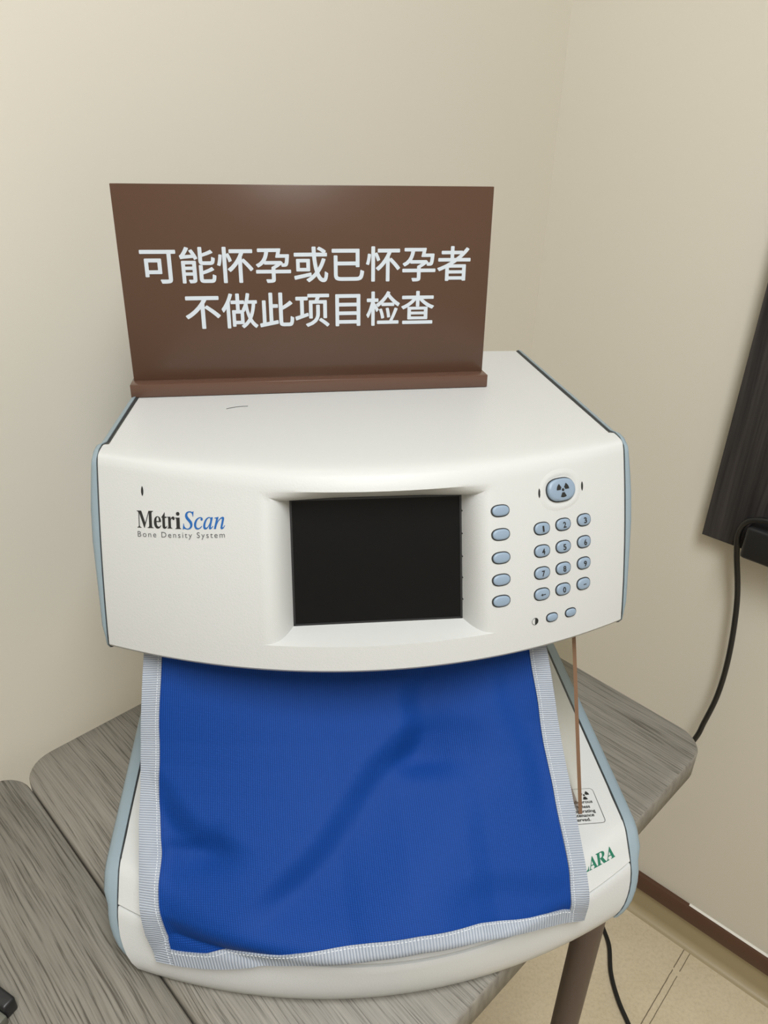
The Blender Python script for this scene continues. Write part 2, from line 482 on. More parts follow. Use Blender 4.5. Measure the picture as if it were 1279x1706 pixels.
def build_head():
    bm = bmesh.new()
    xs = sorted(set([HW * (-1 + 2 * k / 48) for k in range(49)] + [RX0, RX1]))
    xs = [x for i, x in enumerate(xs) if x in (RX0, RX1, -HW, HW) or min(abs(x - RX0), abs(x - RX1)) > 0.002]
    rows = []                                     # (kind, value)
    rows += [('p', (0.277, -0.110)), ('p', (0.277, -0.004)), ('p', (0.275, 0.0022)), ('p', (0.20, 0.0022)), ('p', (0.12, 0.0022)), ('p', (0.06, 0.0024)), ('p', (0.0185, 0.0024)), ('q', (0.018, 0.0024))]
    rows += [('t', v) for v in (0.95, 0.75, 0.55, 0.4, 0.28, 0.18, 0.10, 0.05)]
    zs = sorted(set([-0.003, -0.0062, -0.0078] + [-0.1181 * k / 26 for k in range(1, 27)] + [RZ0, RZ1]), reverse=True)
    zs = [z for z in zs if z in (RZ0, RZ1, zs[-1]) or min(abs(z - RZ0), abs(z - RZ1)) > 0.0012]
    rows += [('f', z) for z in [-0.0015] + zs if True]
    rows += [('b', (0.0012, -0.1200)), ('b', (0.0045, -0.1225)), ('b', (0.0100, -0.1245)), ('b', (0.05, -0.125)), ('p', (0.10, -0.125)), ('p', (0.277, -0.125))]
    grid = []
    for kind, v in rows:
        line = []
        for x in xs:
            if kind == 'p': P = (x * (0.1738 if v[1] > -0.02 else 0.1752) / HW, v[0], v[1])
            elif kind == 'q': P = (x, v[0], v[1])
            elif kind == 't':
                # from the top plane over the soft front edge down to the face
                y0, z0 = yf(x, -0.0015), -0.0015
                w = 1 - v
                y = 0.018 + (y0 - 0.018) * w
                z = 0.0024 + (z0 - 0.0024) * (0.30 * w ** 2.5 + 0.70 * w ** 14)
                P = (x, y, z)
            elif kind == 'f': P = (x, yf(x, v), v)
            else: P = (x, yf(x, -0.1181) + v[0], v[1])
            line.append(bm.verts.new(HM @ Vector(P)))
        grid.append(line)
    iz0 = [i for i, (k, v) in enumerate(rows) if k == 'f' and abs(v - RZ1) < 1e-7][0]
    iz1 = [i for i, (k, v) in enumerate(rows) if k == 'f' and abs(v - RZ0) < 1e-7][0]
    ix0 = xs.index(RX0); ix1 = xs.index(RX1)
    for i in range(len(rows)):
        j = (i + 1) % len(rows)
        for k in range(len(xs) - 1):
            if iz0 <= i < iz1 and ix0 <= k < ix1: continue
            bm.faces.new((grid[i][k], grid[i][k + 1], grid[j][k + 1], grid[j][k]))
    bm.faces.new([g[0] for g in grid]); bm.faces.new([g[-1] for g in grid][::-1])
    # recess walls: patches from the opening (a=1) to the screen (a=0)
    NA = 12
    ez = lambda a: 1 - (1 - a) ** 2.4
    def patch(outer, side):
        n = len(outer)
        lines = []
        for k, (vt, x, z) in enumerate(outer):
            t = k / (n - 1)
            corner = 1 - min(1.0, min(t, 1 - t) / 0.28)
            if side == 'v':
                sx = SX0 if abs(x - RX0) < 1e-6 else SX1
                sz = SZ1 + (z - RZ1) / (RZ0 - RZ1) * (SZ0 - SZ1)
            else:
                sz = SZ1 if abs(z - RZ1) < 1e-6 else SZ0
                sx = SX0 + (x - RX0) / (RX1 - RX0) * (SX1 - SX0)
            col = [vt]
            for q in range(1, NA + 1):
                a = 1 - q / NA
                px, pz = sx + (x - sx) * a, sz + (z - sz) * a
                g = ez(a)
                if side == 'h':
                    g = a + (ez(a) - a) * corner
                py = ys(sz) + (yf(px, pz) - ys(sz)) * g
                if q == NA: py = ys(sz)
                col.append(bm.verts.new(HM @ Vector((px, py, pz))))
            lines.append(col)
        for a, b in zip(lines, lines[1:]):
            for q in range(NA):
                bm.faces.new((a[q], b[q], b[q + 1], a[q + 1]))
    patch([(grid[iz0][k], xs[k], RZ1) for k in range(ix0, ix1 + 1)], 'h')
    patch([(grid[iz1][k], xs[k], RZ0) for k in range(ix0, ix1 + 1)], 'h')
    patch([(grid[i][ix0], RX0, rows[i][1]) for i in range(iz0, iz1 + 1)], 'v')
    patch([(grid[i][ix1], RX1, rows[i][1]) for i in range(iz0, iz1 + 1)], 'v')
    bmesh.ops.remove_doubles(bm, verts=bm.verts, dist=1e-6)
    return mesh_obj('head_casing', bm, M_WHITE, scanner, 32)
build_head()

# screen
bm = bmesh.new()
def P_s(x, z, out): return HM @ Vector((x, ys(z) - out, z))
def quad_block(bm, x0, x1, z0, z1, o0, o1, m=0):
    vs = [bm.verts.new(P_s(x, z, o)) for o in (o0, o1) for x, z in ((x0, z0), (x1, z0), (x1, z1), (x0, z1))]
    for f in ((0, 1, 2, 3), (4, 5, 6, 7), (0, 1, 5, 4), (1, 2, 6, 5), (2, 3, 7, 6), (3, 0, 4, 7)):
        bm.faces.new([vs[i] for i in f]).material_index = m
quad_block(bm, SX0 - 0.001, SX1 + 0.001, SZ0 - 0.001, SZ1 + 0.001, -0.004, 0.0004)
scr = mesh_obj('screen', bm, M_SCREEN, scanner)
bm = bmesh.new()
e = 0.0011
for a in ((SX0, SX1, SZ1 - e, SZ1 + 0.0002), (SX0, SX1, SZ0 - 0.0002, SZ0 + e), (SX0 - 0.0002, SX0 + e, SZ0, SZ1), (SX1 - e, SX1 + 0.0002, SZ0, SZ1)):
    quad_block(bm, *a, 0.0, 0.0009)
mesh_obj('screen_bezel', bm, M_BLACK, scr)
for z in (-0.0323, -0.0468, -0.0614, -0.0750, -0.0890):
    bm = bmesh.new()
    quad_block(bm, SX1 + 0.0001, SX1 + 0.0024, z - 0.00035, z + 0.00035, 0.0, 0.0018)
    mesh_obj('key_tick', bm, M_INK, scr)

# keys
def key_outline(w, h, n=40, p=2.7, q=2.15):
    pts = []
    for k in range(n):
        t = k / n * math.tau
        c, s = math.cos(t), math.sin(t)
        pts.append((w / 2 * math.copysign(abs(c) ** (2 / p), c), h / 2 * math.copysign(abs(s) ** (2 / q), s)))
    return pts
def make_key(name, cx, cz, w, h, rise=0.0014, gap=0.0007, rim=0.0012):
    bm = bmesh.new()
    n = nf(cx, cz)
    base = Vector((cx, yf(cx, cz), cz))
    tx = Vector((1, (yf(cx + 1e-4, cz) - yf(cx - 1e-4, cz)) / 2e-4, 0)).normalized()
    tz = n.cross(tx).normalized()
    if tz.z < 0: tz = -tz
    rings = []
    for grow, out, m in ((gap, -0.0010, 1), (gap, 0.00020, 1), (0.0, 0.00022, 1), (0.0, rise * 0.6, 0), (-rim * 0.35, rise * 0.92, 0), (-rim, rise * 1.05, 0), (-rim * 2.4, rise * 1.12, 0)):
        rings.append(([bm.verts.new(HM @ (base + tx * x + tz * z + n * out)) for x, z in key_outline(w + 2 * grow, h + 2 * grow)], m))
    for (a, m0), (b, m1) in zip(rings, rings[1:]):
        for k in range(len(a)):
            f = bm.faces.new((a[k], a[(k + 1) % len(a)], b[(k + 1) % len(a)], b[k])); f.material_index = m1
    bm.faces.new(rings[-1][0]).material_index = 0
    bm.faces.new(rings[0][0][::-1]).material_index = 1
    o = mesh_obj(name, bm, [M_KEY, M_GAP], scanner, 35)
    put = lambda v: HM @ (base + tx * v.x + tz * v.y + n * (rise * 1.12 + 0.00012 + v.z))
    return o, put
KX = (0.1106, 0.1267, 0.1430); KZ = (-0.0416, -0.0556, -0.0695, -0.0832)
for r, row in enumerate((('1', '2', '3'), ('4', '5', '6'), ('7', '8', '9'), ('\u2190', '0', '-'))):
    for c, ch in enumerate(row):
        o, put = make_key('number_key', KX[c], KZ[r], 0.0112 if c < 2 else 0.0106, 0.0074)
        o['label'] = {'\u2190': 'key with a left arrow', '-': 'key with a minus sign'}.get(ch, 'key with the digit ' + ch)
        bm = bmesh.new()
        if ch == '\u2190':
            vs = [Vector(p + (0,)) for p in ((-0.0020, 0), (-0.0004, 0.0010), (-0.0004, 0.0003), (0.0019, 0.0003), (0.0019, -0.0003), (-0.0004, -0.0003), (-0.0004, -0.0010))]
            g = (vs, [list(range(7))])
        elif ch == '-':
            vs = [Vector(p + (0,)) for p in ((-0.0012, -0.0003), (0.0012, -0.0003), (0.0012, 0.0003), (-0.0012, 0.0003))]
            g = (vs, [[0, 1, 2, 3]])
        else:
            g = fit_box(text_geom(ch, 1.0, offset=0.028), -0.00055 if ch == '1' else -0.00125, 0.0008 if ch == '1' else 0.00125, -0.0020, 0.0020)
        add_geom(bm, g, lambda v: put(v + Vector((0.0002, -0.0002, 0))))
        mesh_obj('digit' if ch.isdigit() else 'key_symbol', bm, M_INK, o, recalc=False)
for z in (-0.0270, -0.0412, -0.0554, -0.0691, -0.0825):
    make_key('soft_key', 0.0811, z, 0.0118, 0.0068)
for x, z in ((0.1186, -0.1003), (0.1332, -0.1004)):
    make_key('contrast_key', x, z, 0.0082, 0.0052)
xk, put = make_key('exposure_key', 0.1252, -0.0200, 0.0218, 0.0150, 0.0026, 0.0007, 0.002)
bm = bmesh.new()
add_geom(bm, trefoil(0.0050), put)
mesh_obj('radiation_symbol', bm, M_INK, xk, recalc=False)
# shallow raised ring round the exposure key
bm = bmesh.new()
rings = []
for grow, out in ((0.0009, 0.0000), (0.0020, 0.0004), (0.0036, 0.0004), (0.0060, -0.0002)):
    rings.append([bm.verts.new(on_face(0.1252 + x, -0.0200 + z, out)) for x, z in key_outline(0.0218 + 2 * grow, 0.0150 + 2 * grow, p=2.3)])
for a, b in zip(rings, rings[1:]):
    for k in range(len(a)): bm.faces.new((a[k], a[(k + 1) % len(a)], b[(k + 1) % len(a)], b[k]))
mesh_obj('key_surround', bm, M_WHITE, scanner, 60)
# contrast symbol
bm = bmesh.new()
cx, cz, rr = 0.1058, -0.1004, 0.0024
outer = [(rr * math.cos(k / 32 * math.tau), rr * math.sin(k / 32 * math.tau)) for k in range(32)]
vo = [bm.verts.new(on_face(cx + x, cz + z, 0.00025)) for x, z in outer]
vi = [bm.verts.new(on_face(cx + x * 0.88, cz + z * 0.88, 0.00025)) for x, z in outer]
for k in range(32): bm.faces.new((vo[k], vo[(k + 1) % 32], vi[(k + 1) % 32], vi[k]))
bm.faces.new([bm.verts.new(on_face(cx + x * 0.9, cz + z * 0.9, 0.00027)) for x, z in [(rr * math.sin(k / 16 * math.pi), rr * math.cos(k / 16 * math.pi)) for k in range(17)]])
mesh_obj('contrast_symbol', bm, M_INK, scanner, recalc=False)
# three pointed indicator slots
for x, z in ((-0.1476, -0.0162), (0.1093, -0.0200), (0.1421, -0.0203)):
    bm = bmesh.new()
    pts = [(0.00075 * math.sin(k / 12 * math.pi) ** 1.5, 0.0029 * math.cos(k / 12 * math.pi)) for k in range(13)] + [(-0.00075 * math.sin(k / 12 * math.pi) ** 1.5, -0.0029 * math.cos(k / 12 * math.pi)) for k in range(1, 12)]
    vt = [bm.verts.new(on_face(x + a, z + b, 0.0002)) for a, b in pts]
    vb = [bm.verts.new(on_face(x + a, z + b, -0.001)) for a, b in pts]
    bm.faces.new(vt); bm.faces.new(vb[::-1])
    for k in range(len(vt)): bm.faces.new((vt[k], vt[(k + 1) % len(vt)], vb[(k + 1) % len(vt)], vb[k]))
    mesh_obj('indicator_slot', bm, M_INK, scanner)

# lettering on the head
def bold(s): return ''.join(chr(0x1D400 + ord(c) - 65) if c.isupper() else chr(0x1D41A + ord(c) - 97) for c in s)
def ital(s): return ''.join('\u210E' if c == 'h' else chr(0x1D434 + ord(c) - 65) if c.isupper() else chr(0x1D44E + ord(c) - 97) for c in s)
LZ = lambda x: -0.0385 + (x + 0.1518) / 0.0571 * 0.0052
bm = bmesh.new()
add_geom(bm, fit_box(text_geom(bold('Metr'), 1, 0.94), 0, 0.0250, 0, 0.0104), lambda v: on_face(-0.1518 + v.x, LZ(-0.1518 + v.x) + v.y, 0.0002))
add_geom(bm, fit_box(text_geom(bold('\u0131') if False else '\U0001D422', 1), 0.0252, 0.0290, 0, 0.0100), lambda v: on_face(-0.1518 + v.x, LZ(-0.1518 + v.x) + v.y, 0.0002))
mesh_obj('brand_lettering', bm, M_INK, scanner, recalc=False)
bm = bmesh.new()
add_geom(bm, fit_box(text_geom(ital('Scan'), 1, 0.96, offset=0.006), 0.0300, 0.0572, -0.0003, 0.0104), lambda v: on_face(-0.1518 + v.x, LZ(-0.1518 + v.x) + v.y, 0.0002))
mesh_obj('brand_script', bm, M_INKB, scanner, recalc=False)
bm = bmesh.new()
add_geom(bm, fit_box(text_geom('Bone Density System', 1, 1.28), 0, 0.0568, -0.0008, 0.0036), lambda v: on_face(-0.1518 + v.x, LZ(-0.1518 + v.x) - 0.0055 + v.y, 0.0002))
mesh_obj('tagline_lettering', bm, M_INKGREY, scanner, recalc=False)

# pale blue sides of the head
def side_panel(name, path, M, side, depth, bulge, inset, gapw=0.0008, mult=None):
    """path: (x_in, y, z) loop of the joint; the panel grows outwards (side = -1 / +1)"""
    bm = bmesh.new()
    n = len(path)
    cy = sum(p[1] for p in path) / n; cz = sum(p[2] for p in path) / n
    nrm = []
    for k in range(n):
        a = path[k - 1]; b = path[(k + 1) % n]
        t = Vector((b[1] - a[1], b[2] - a[2]))
        m_ = Vector((t.y, -t.x)).normalized() if t.length > 1e-9 else Vector((0, 1))
        if m_.dot(Vector((path[k][1] - cy, path[k][2] - cz))) < 0: m_ = -m_
        nrm.append(m_)
    rings = []
    mult = mult or [1.0] * n
    for out, ins, m in ((-0.004, 0.004, 1), (0.0, 0.0006, 1), (gapw, 0.0006, 1), (gapw + 0.0001, -0.0002, 0), (depth * 0.55, 0.0002, 0), (depth * 0.85, inset * 0.35, 0), (depth, inset, 0)):
        ring = []
        for (x, y, z), q, mu in zip(path, nrm, mult):
            o_ = out if out <= gapw + 0.0001 else max(out * mu, gapw + 0.0002)
            i_ = ins * min(1.0, mu)
            ring.append(bm.verts.new(M @ Vector((side * (x + o_), y - q.x * i_, z - q.y * i_))))
        rings.append((ring, m))
    last = [(Vector((x, y - q.x * inset * min(1.0, mu), z - q.y * inset * min(1.0, mu))), mu) for (x, y, z), q, mu in zip(path, nrm, mult)]
    for sc_ in (0.93, 0.7):
        rings.append(([bm.verts.new(M @ Vector((side * (v.x + depth * mu + bulge * (1 - sc_)), cy + (v.y - cy) * sc_, cz + (v.z - cz) * sc_))) for v, mu in last], 0))
    for (a, _), (b, m) in zip(rings, rings[1:]):
        for k in range(n):
            f = bm.faces.new((a[k], a[(k + 1) % n], b[(k + 1) % n], b[k])); f.material_index = m
    f = bm.faces.new(rings[-1][0]); f.material_index = 0
    f = bm.faces.new(rings[0][0][::-1]); f.material_index = 1
    return mesh_obj(name, bm, [M_BLUE, M_GAP], scanner, 40)
HT = 0.1752
hp = [(HT, 0.277, -0.120), (HT, 0.277, -0.06), (HT, 0.277, 0.0), (HT, 0.274, 0.0035), (HT, 0.20, 0.0035), (HT, 0.10, 0.0035), (HT, 0.022, 0.0032), (HW, 0.0175, 0.0030), (HW, 0.009, 0.0024)]
hp += [(HW, yf(HW, z) - 0.0003, z) for z in (-0.0006, -0.003, -0.006, -0.012, -0.02, -0.03, -0.05, -0.07, -0.09, -0.105, -0.114)]
hp += [(HW, -0.0385, -0.1195), (HW, -0.034, -0.1245), (HW, 0.02, -0.126), (HW, 0.12, -0.126), (HW, 0.22, -0.126)]
def head_mult(y, z):
    return 0.62 + 0.42 * math.exp(-((z + 0.040) / 0.035) ** 2) if z < 0.0 and y < 0.02 else (0.5 if z < -0.10 else 0.8)
for s in (-1, 1): side_panel('head_side_panel', hp, HM, s, 0.0062, 0.004, 0.0030, mult=[head_mult(y, z) * (0.55 if z < -0.105 else 1) for x, y, z in hp])

# ------------------------------------------------------------------ lower part of the scanner
SEAM = 0.0400
def F(x, z):
    z = min(max(z, 0), SEAM)
    k = z / SEAM
    return -0.1900 + (1.24 + 0.51 * k) * x * x + 0.02 * x * (1 - k) + (0.004 * (1 - z / 0.015) ** 2 if z < 0.015 else 0.0) - 0.0025 * math.sin(math.pi * k)
def hw(z):
    k = min(1, max(0, z / 0.034))
    return 0.164 + 0.015 * (1 - (1 - k) ** 2)
NX = 48
us = [-1 + 2 * k / NX for k in range(NX + 1)]
bm = bmesh.new()
grid = []
for z, push in ((0.0, 0.003), (0.0015, 0.001), (0.004, 0.0), (0.009, 0), (0.014, 0), (0.019, 0), (0.024, 0), (0.029, 0), (0.034, 0), (0.0378, 0.0), (SEAM - 0.0008, 0.0008), (SEAM - 0.0006, 0.004)):
    grid.append([bm.verts.new((u * hw(z), F(u * hw(z), z) - 0.0012 + push, z)) for u in us])
grid.append([bm.verts.new((u * 0.176, 0.19, SEAM - 0.0006)) for u in us])
grid.append([bm.verts.new((u * 0.164, 0.19, 0.0)) for u in us])
for i in range(len(grid)):
    j = (i + 1) % len(grid)
    for k in range(NX): bm.faces.new((grid[i][k], grid[i][k + 1], grid[j][k + 1], grid[j][k]))
bm.faces.new([g[0] for g in grid]); bm.faces.new([g[-1] for g in grid][::-1])
mesh_obj('base_casing', bm, M_WHITE, scanner, 35)

DECK = 0.0577
LID = [(0.0006, SEAM + 0.0002), (0.0004, SEAM + 0.0012), (0.0040, 0.0442), (0.0085, 0.0486), (0.0130, 0.0527), (0.0165, 0.0553), (0.0205, 0.0567), (0.026, 0.0572)]
def lid_pt(x, s):
    """point on the sloping front of the lid: s = 0 at the seam, 1 at the deck crease"""
    a, b = LID[1], LID[5]
    return Vector((x, F(x, SEAM) + a[0] + (b[0] - a[0]) * s, a[1] + (b[1] - a[1]) * s))
bm = bmesh.new()
grid = []
for dy, z in LID:
    grid.append([bm.verts.new((u * 0.179, F(u * 0.179, SEAM) + dy, z)) for u in us])
for y in (-0.08, -0.03, 0.05, 0.12, 0.19):
    grid.append([bm.verts.new((u * 0.179, max(y, F(u * 0.179, SEAM) + 0.03), DECK)) for u in us])
grid.append([bm.verts.new((u * 0.179, 0.19, SEAM + 0.0002)) for u in us])
for i in range(len(grid)):
    j = (i + 1) % len(grid)
    for k in range(NX): bm.faces.new((grid[i][k], grid[i][k + 1], grid[j][k + 1], grid[j][k]))
bm.faces.new([g[0] for g in grid]); bm.faces.new([g[-1] for g in grid][::-1])
mesh_obj('base_lid', bm, M_WHITE, scanner, 28)

bp = [(0.179, 0.192, 0.004), (0.179, 0.192, 0.03), (0.179, 0.192, 0.054), (0.179, 0.187, DECK + 0.001), (0.179, 0.12, DECK + 0.001), (0.179, 0.05, DECK + 0.001), (0.179, -0.03, DECK + 0.001), (0.179, -0.09, DECK + 0.0008), (0.179, -0.110, DECK + 0.0002), (0.179, -0.1185, 0.0553), (0.179, -0.1275, 0.0475), (0.179, F(0.179, SEAM), SEAM)]
bp += [(hw(z), F(hw(z), z) - 0.0014, z) for z in (0.034, 0.028, 0.022, 0.016, 0.011, 0.006, 0.003)]
bp += [(0.164, F(0.164, 0) + 0.002, 0.0005), (0.168, -0.10, 0.0005), (0.172, -0.04, 0.0005), (0.176, 0.05, 0.0005), (0.178, 0.12, 0.0005), (0.179, 0.185, 0.0005)]
for s in (-1, 1): side_panel('base_side_panel', bp, Matrix.Identity(4), s, 0.0110, 0.002, 0.005, mult=[1.0 if z >= SEAM + 0.004 else (0.72 if z >= SEAM - 0.001 else 0.50 + 0.22 * max(0, z) / SEAM) if y < -0.05 else 0.6 if z < 0.01 else 1.0 for x, y, z in bp])

# rear column between base and head
bm = bmesh.new()
add_box(bm, (0, 0.13, 0.122), (0.22, 0.10, 0.129))
bmesh.ops.bevel(bm, geom=[e for e in bm.edges if abs(e.verts[0].co.z - e.verts[1].co.z) > 0.05], offset=0.015, segments=4, affect='EDGES')
mesh_obj('rear_column', bm, M_WHITE, scanner, 40)

# clear side shields
def shield(side):
    bm = bmesh.new()
    out = [(-0.046, 0.182), (-0.1040, DECK + 0.0008), (-0.098, DECK + 0.0003), (0.10, DECK + 0.0003), (0.10, 0.166)]
    lean = lambda z: 0.0042 * (0.182 - z) / 0.124
    a = [bm.verts.new((side * (0.1440 + lean(z)), y, z)) for y, z in out]; b = [bm.verts.new((side * (0.1468 + lean(z)), y, z)) for y, z in out]
    bm.faces.new(a); bm.faces.new(b[::-1])
    for k in range(len(out)):
        f = bm.faces.new((a[k], a[(k + 1) % 5], b[(k + 1) % 5], b[k])); f.material_index = 1
    return mesh_obj('side_shield', bm, [M_ACR, M_ACRED], scanner)
shield(-1); shield(1)

# warning label printed on the deck
bm = bmesh.new()
flat = lambda v: Vector((v.x, v.y, DECK + 0.00015))
lx0, lx1, ly0, ly1, rr = 0.060, 0.1665, -0.1125, -0.0812, 0.003
o_ = rounded_rect(lx0, lx1, ly0, ly1, rr, 6); i_ = rounded_rect(lx0 + 0.0003, lx1 - 0.0003, ly0 + 0.0003, ly1 - 0.0003, rr - 0.0003, 6)
vo = [bm.verts.new((x, y, DECK + 0.00015)) for x, y in o_]; vi = [bm.verts.new((x, y, DECK + 0.00015)) for x, y in i_]
for k in range(len(vo)): bm.faces.new((vo[k], vo[(k + 1) % len(vo)], vi[(k + 1) % len(vo)], vi[k]))
add_geom(bm, trefoil(0.0042), lambda v: flat(v + Vector((0.1580, -0.0872, 0))))
for body, xr, y, h in (('WARNING X-RAYS', 0.1432, -0.0890, 0.0034), ('may be dangerous', 0.1625, -0.0945, 0.0026), ('operator unless', 0.1592, -0.0987, 0.0026), ('factors, operating', 0.1618, -0.1027, 0.0026), ('maintenance', 0.1598, -0.1063, 0.0026), ('are observed.', 0.1560, -0.1100, 0.0026)):
    g = text_geom(body, h / 0.72, 1.0, offset=0.00006 if h < 0.003 else 0, align='RIGHT')
    add_geom(bm, g, lambda v, xr=xr, y=y: flat(Vector((v.x * 1.16 + xr, v.y * 1.08 + y, 0))))
mesh_obj('warning_label', bm, M_INK, scanner, recalc=False)
# maker's name on the lid, letters widely spaced along the curve
bm = bmesh.new()
for ch, x0, x1 in (('A', 0.1300, 0.1374), ('L', 0.1374, 0.1440), ('A', 0.1438, 0.1512), ('R', 0.1506, 0.1592), ('A', 0.1590, 0.1668)):
    g = fit_box(text_geom(bold(ch), 1, offset=0.008), x0, x1, 0.0, 0.38)
    add_geom(bm, g, lambda v: lid_pt(v.x, v.y + 0.485 + (0.1629 - v.x) * 5.2) + Vector((0, -0.0003, 0.0003)))
mesh_obj('maker_lettering', bm, M_INKG, scanner, recalc=False)

# ------------------------------------------------------------------ blue apron hanging over the opening
apron = thing('protective_apron', 'blue fabric apron with grey webbing border hanging under the screen', 'apron', DEV)
HEM = [(-0.1580, 0.0234), (-0.1515, 0.0234), (-0.1358, 0.0258), (-0.1156, 0.0300), (-0.0958, 0.0355), (-0.0574, 0.0480), (-0.0128, 0.0575), (0.0172, 0.0610), (0.0564, 0.0590), (0.1003, 0.0462), (0.1335, 0.0332), (0.15, 0.0325)]
def interp(tab, x):
    if x <= tab[0][0]: return tab[0][1]
    for (a, b), (c, d) in zip(tab, tab[1:]):
        if x <= c: return b + (d - b) * (x - a) / (c - a)
    return tab[-1][1]
XL = [(0.0, -0.1570), (0.25, -0.1600), (0.55, -0.1615), (0.8, -0.1590), (0.9, -0.1560), (1.0, -0.1505)]
XR = [(0.0, 0.1225), (0.25, 0.1275), (0.55, 0.1325), (0.8, 0.1345), (0.92, 0.1345), (1.0, 0.1335)]
# creases: start, end, width, depth, recovery (in widths), side on which the cloth drops
FOLDS = [((0.625, 0.12), (0.57, 0.42), 0.075, 0.0075, 2.5, -1), ((0.60, 0.30), (0.25, 0.78), 0.085, 0.0105, 3.0, -1), ((-0.02, 0.32), (0.23, 0.62), 0.080, 0.0080, 2.5, 1),
         ((0.02, 0.62), (0.16, 0.55), 0.05, 0.0030, 2.0, 1), ((-0.05, 0.68), (0.38, 0.95), 0.15, 0.0080, 30.0, 1), ((0.70, 0.80), (1.02, 0.78), 0.10, 0.0040, 20.0, 1), ((0.84, 0.10), (0.88, 0.62), 0.06, 0.0028, 2.0, -1)]
def sstep(t):
    t = min(1, max(0, t)); return t * t * (3 - 2 * t)
def fold(u, v):
    d = 0.0
    for (a, b), (c, e), w, h, rec, sd in FOLDS:
        dx, dy = c - a, e - b
        L = math.hypot(dx, dy)
        t = ((u - a) * dx + (v - b) * dy) / (L * L)
        q = sd * ((u - a) * -dy + (v - b) * dx) / L + 0.012 * math.sin(7 * t)
        along = sstep((t + 0.22) / 0.34) * sstep((1.22 - t) / 0.34)
        d -= h * along * sstep(q / w) * (1 - sstep((q - w) / (rec * w)))
    d += 0.0008 * math.sin(5.1 * u + 2.3 * v) * math.sin(4.2 * v + 1.0) + 0.0004 * math.sin(13 * u - 6 * v)
    return d
NU, NV = 110, 120
def column(u):
    xm = -0.159 + (0.1345 + 0.159) * u
    zh = interp(HEM, XL[5][1] + (XR[5][1] - XL[5][1]) * u)
    f = F(xm * 0.97, SEAM)
    zc = max(DECK + 0.0085, zh + 0.011)
    pts = [(-0.046, 0.1835), (-0.062, 0.164), (-0.046 + (f + 0.03 + 0.046) * 0.55, 0.190 + (zc - 0.190) * 0.60), (f + 0.006, zc), (f - 0.0065, zc - 0.010), (F(xm * 0.97, zh) - 0.0050, zh)]
    for _ in range(2):
        q = [pts[0]]
        for a, b in zip(pts, pts[1:]):
            q += [(a[0] * .75 + b[0] * .25, a[1] * .75 + b[1] * .25), (a[0] * .25 + b[0] * .75, a[1] * .25 + b[1] * .75)]
        q.append(pts[-1]); pts = q
    L = [0]
    for a, b in zip(pts, pts[1:]): L.append(L[-1] + math.hypot(b[0] - a[0], b[1] - a[1]))
    out = []
    j = 0
    for k in range(NV + 1):
        s = L[-1] * k / NV
        while j < len(L) - 2 and L[j + 1] < s: j += 1
        t = (s - L[j]) / max(1e-9, L[j + 1] - L[j])
        out.append((pts[j][0] + (pts[j + 1][0] - pts[j][0]) * t, pts[j][1] + (pts[j + 1][1] - pts[j][1]) * t))
    return out
CLOTH = []
for i in range(NU + 1):
    u = i / NU
    col = column(u)
    line = []
    for k in range(NV + 1):
        v = k / NV
        x = interp(XL, v) + (interp(XR, v) - interp(XL, v)) * u
        a = col[max(0, k - 1)]; b = col[min(NV, k + 1)]
        t = Vector((b[0] - a[0], b[1] - a[1])).normalized()
        n2 = Vector((t.y, -t.x))                   # outward: forward and up
        edge = sstep(min(u, 1 - u) / 0.07) * min(1, (1 - v) / 0.05)
        d = fold(u, v) * (0.08 + 0.92 * edge) 
        y, z = col[k][0] + n2.x * d, col[k][1] + n2.y * d
        if z < DECK + 0.002:                       # rest on the lid and the front, never inside them
            y = min(y, F(x, min(z, SEAM)) + max(0.0, z - SEAM) * 1.15 - 0.0046)
        line.append(Vector((x, y, z)))
    CLOTH.append(line)
def cl(u, v):
    a = min(max(u, 0), 1) * NU; b = min(max(v, 0), 1) * NV
    i, k = min(int(a), NU - 1), min(int(b), NV - 1)
    s, t = a - i, b - k
    return (CLOTH[i][k] * (1 - s) + CLOTH[i + 1][k] * s) * (1 - t) + (CLOTH[i][k + 1] * (1 - s) + CLOTH[i + 1][k + 1] * s) * t
def cn(u, v):
    e = 0.004
    du = cl(u + e, v) - cl(u - e, v); dv = cl(u, v + e) - cl(u, v - e)
    n = du.cross(dv).normalized()
    return n if n.y < 0.2 and (n.y < 0 or n.z > 0) else -n
def grid_mesh(bm, fn, nu, nv, uvfn, th, mat_i=0):
    uvl = bm.loops.layers.uv.verify()
    top = [[bm.verts.new(fn(i / nu, k / nv)[0] + fn(i / nu, k / nv)[1] * th[1]) for k in range(nv + 1)] for i in range(nu + 1)]
    bot = [[bm.verts.new(fn(i / nu, k / nv)[0] + fn(i / nu, k / nv)[1] * th[0]) for k in range(nv + 1)] for i in range(nu + 1)]
    def face(vs, ij):
        f = bm.faces.new(vs); f.material_index = mat_i
        for lp, (i, k) in zip(f.loops, ij): lp[uvl].uv = uvfn(i / nu, k / nv)
    for i in range(nu):
        for k in range(nv):
            ij = [(i, k), (i + 1, k), (i + 1, k + 1), (i, k + 1)]
            face([top[a][b] for a, b in ij], ij); face([bot[a][b] for a, b in ij[::-1]], ij[::-1])
    for i in range(nu):
        for k in (0, nv):
            face([top[i][k], top[i + 1][k], bot[i + 1][k], bot[i][k]], [(i, k), (i + 1, k), (i + 1, k), (i, k)])
    for k in range(nv):
        for i in (0, nu):
            face([top[i][k], top[i][k + 1], bot[i][k + 1], bot[i][k]], [(i, k), (i, k + 1), (i, k + 1), (i, k)])
bm = bmesh.new()
grid_mesh(bm, lambda a, b: (cl(a, b), cn(a, b)), NU, NV, lambda a, b: (a, b * 0.95), (-0.0010, 0.0010))
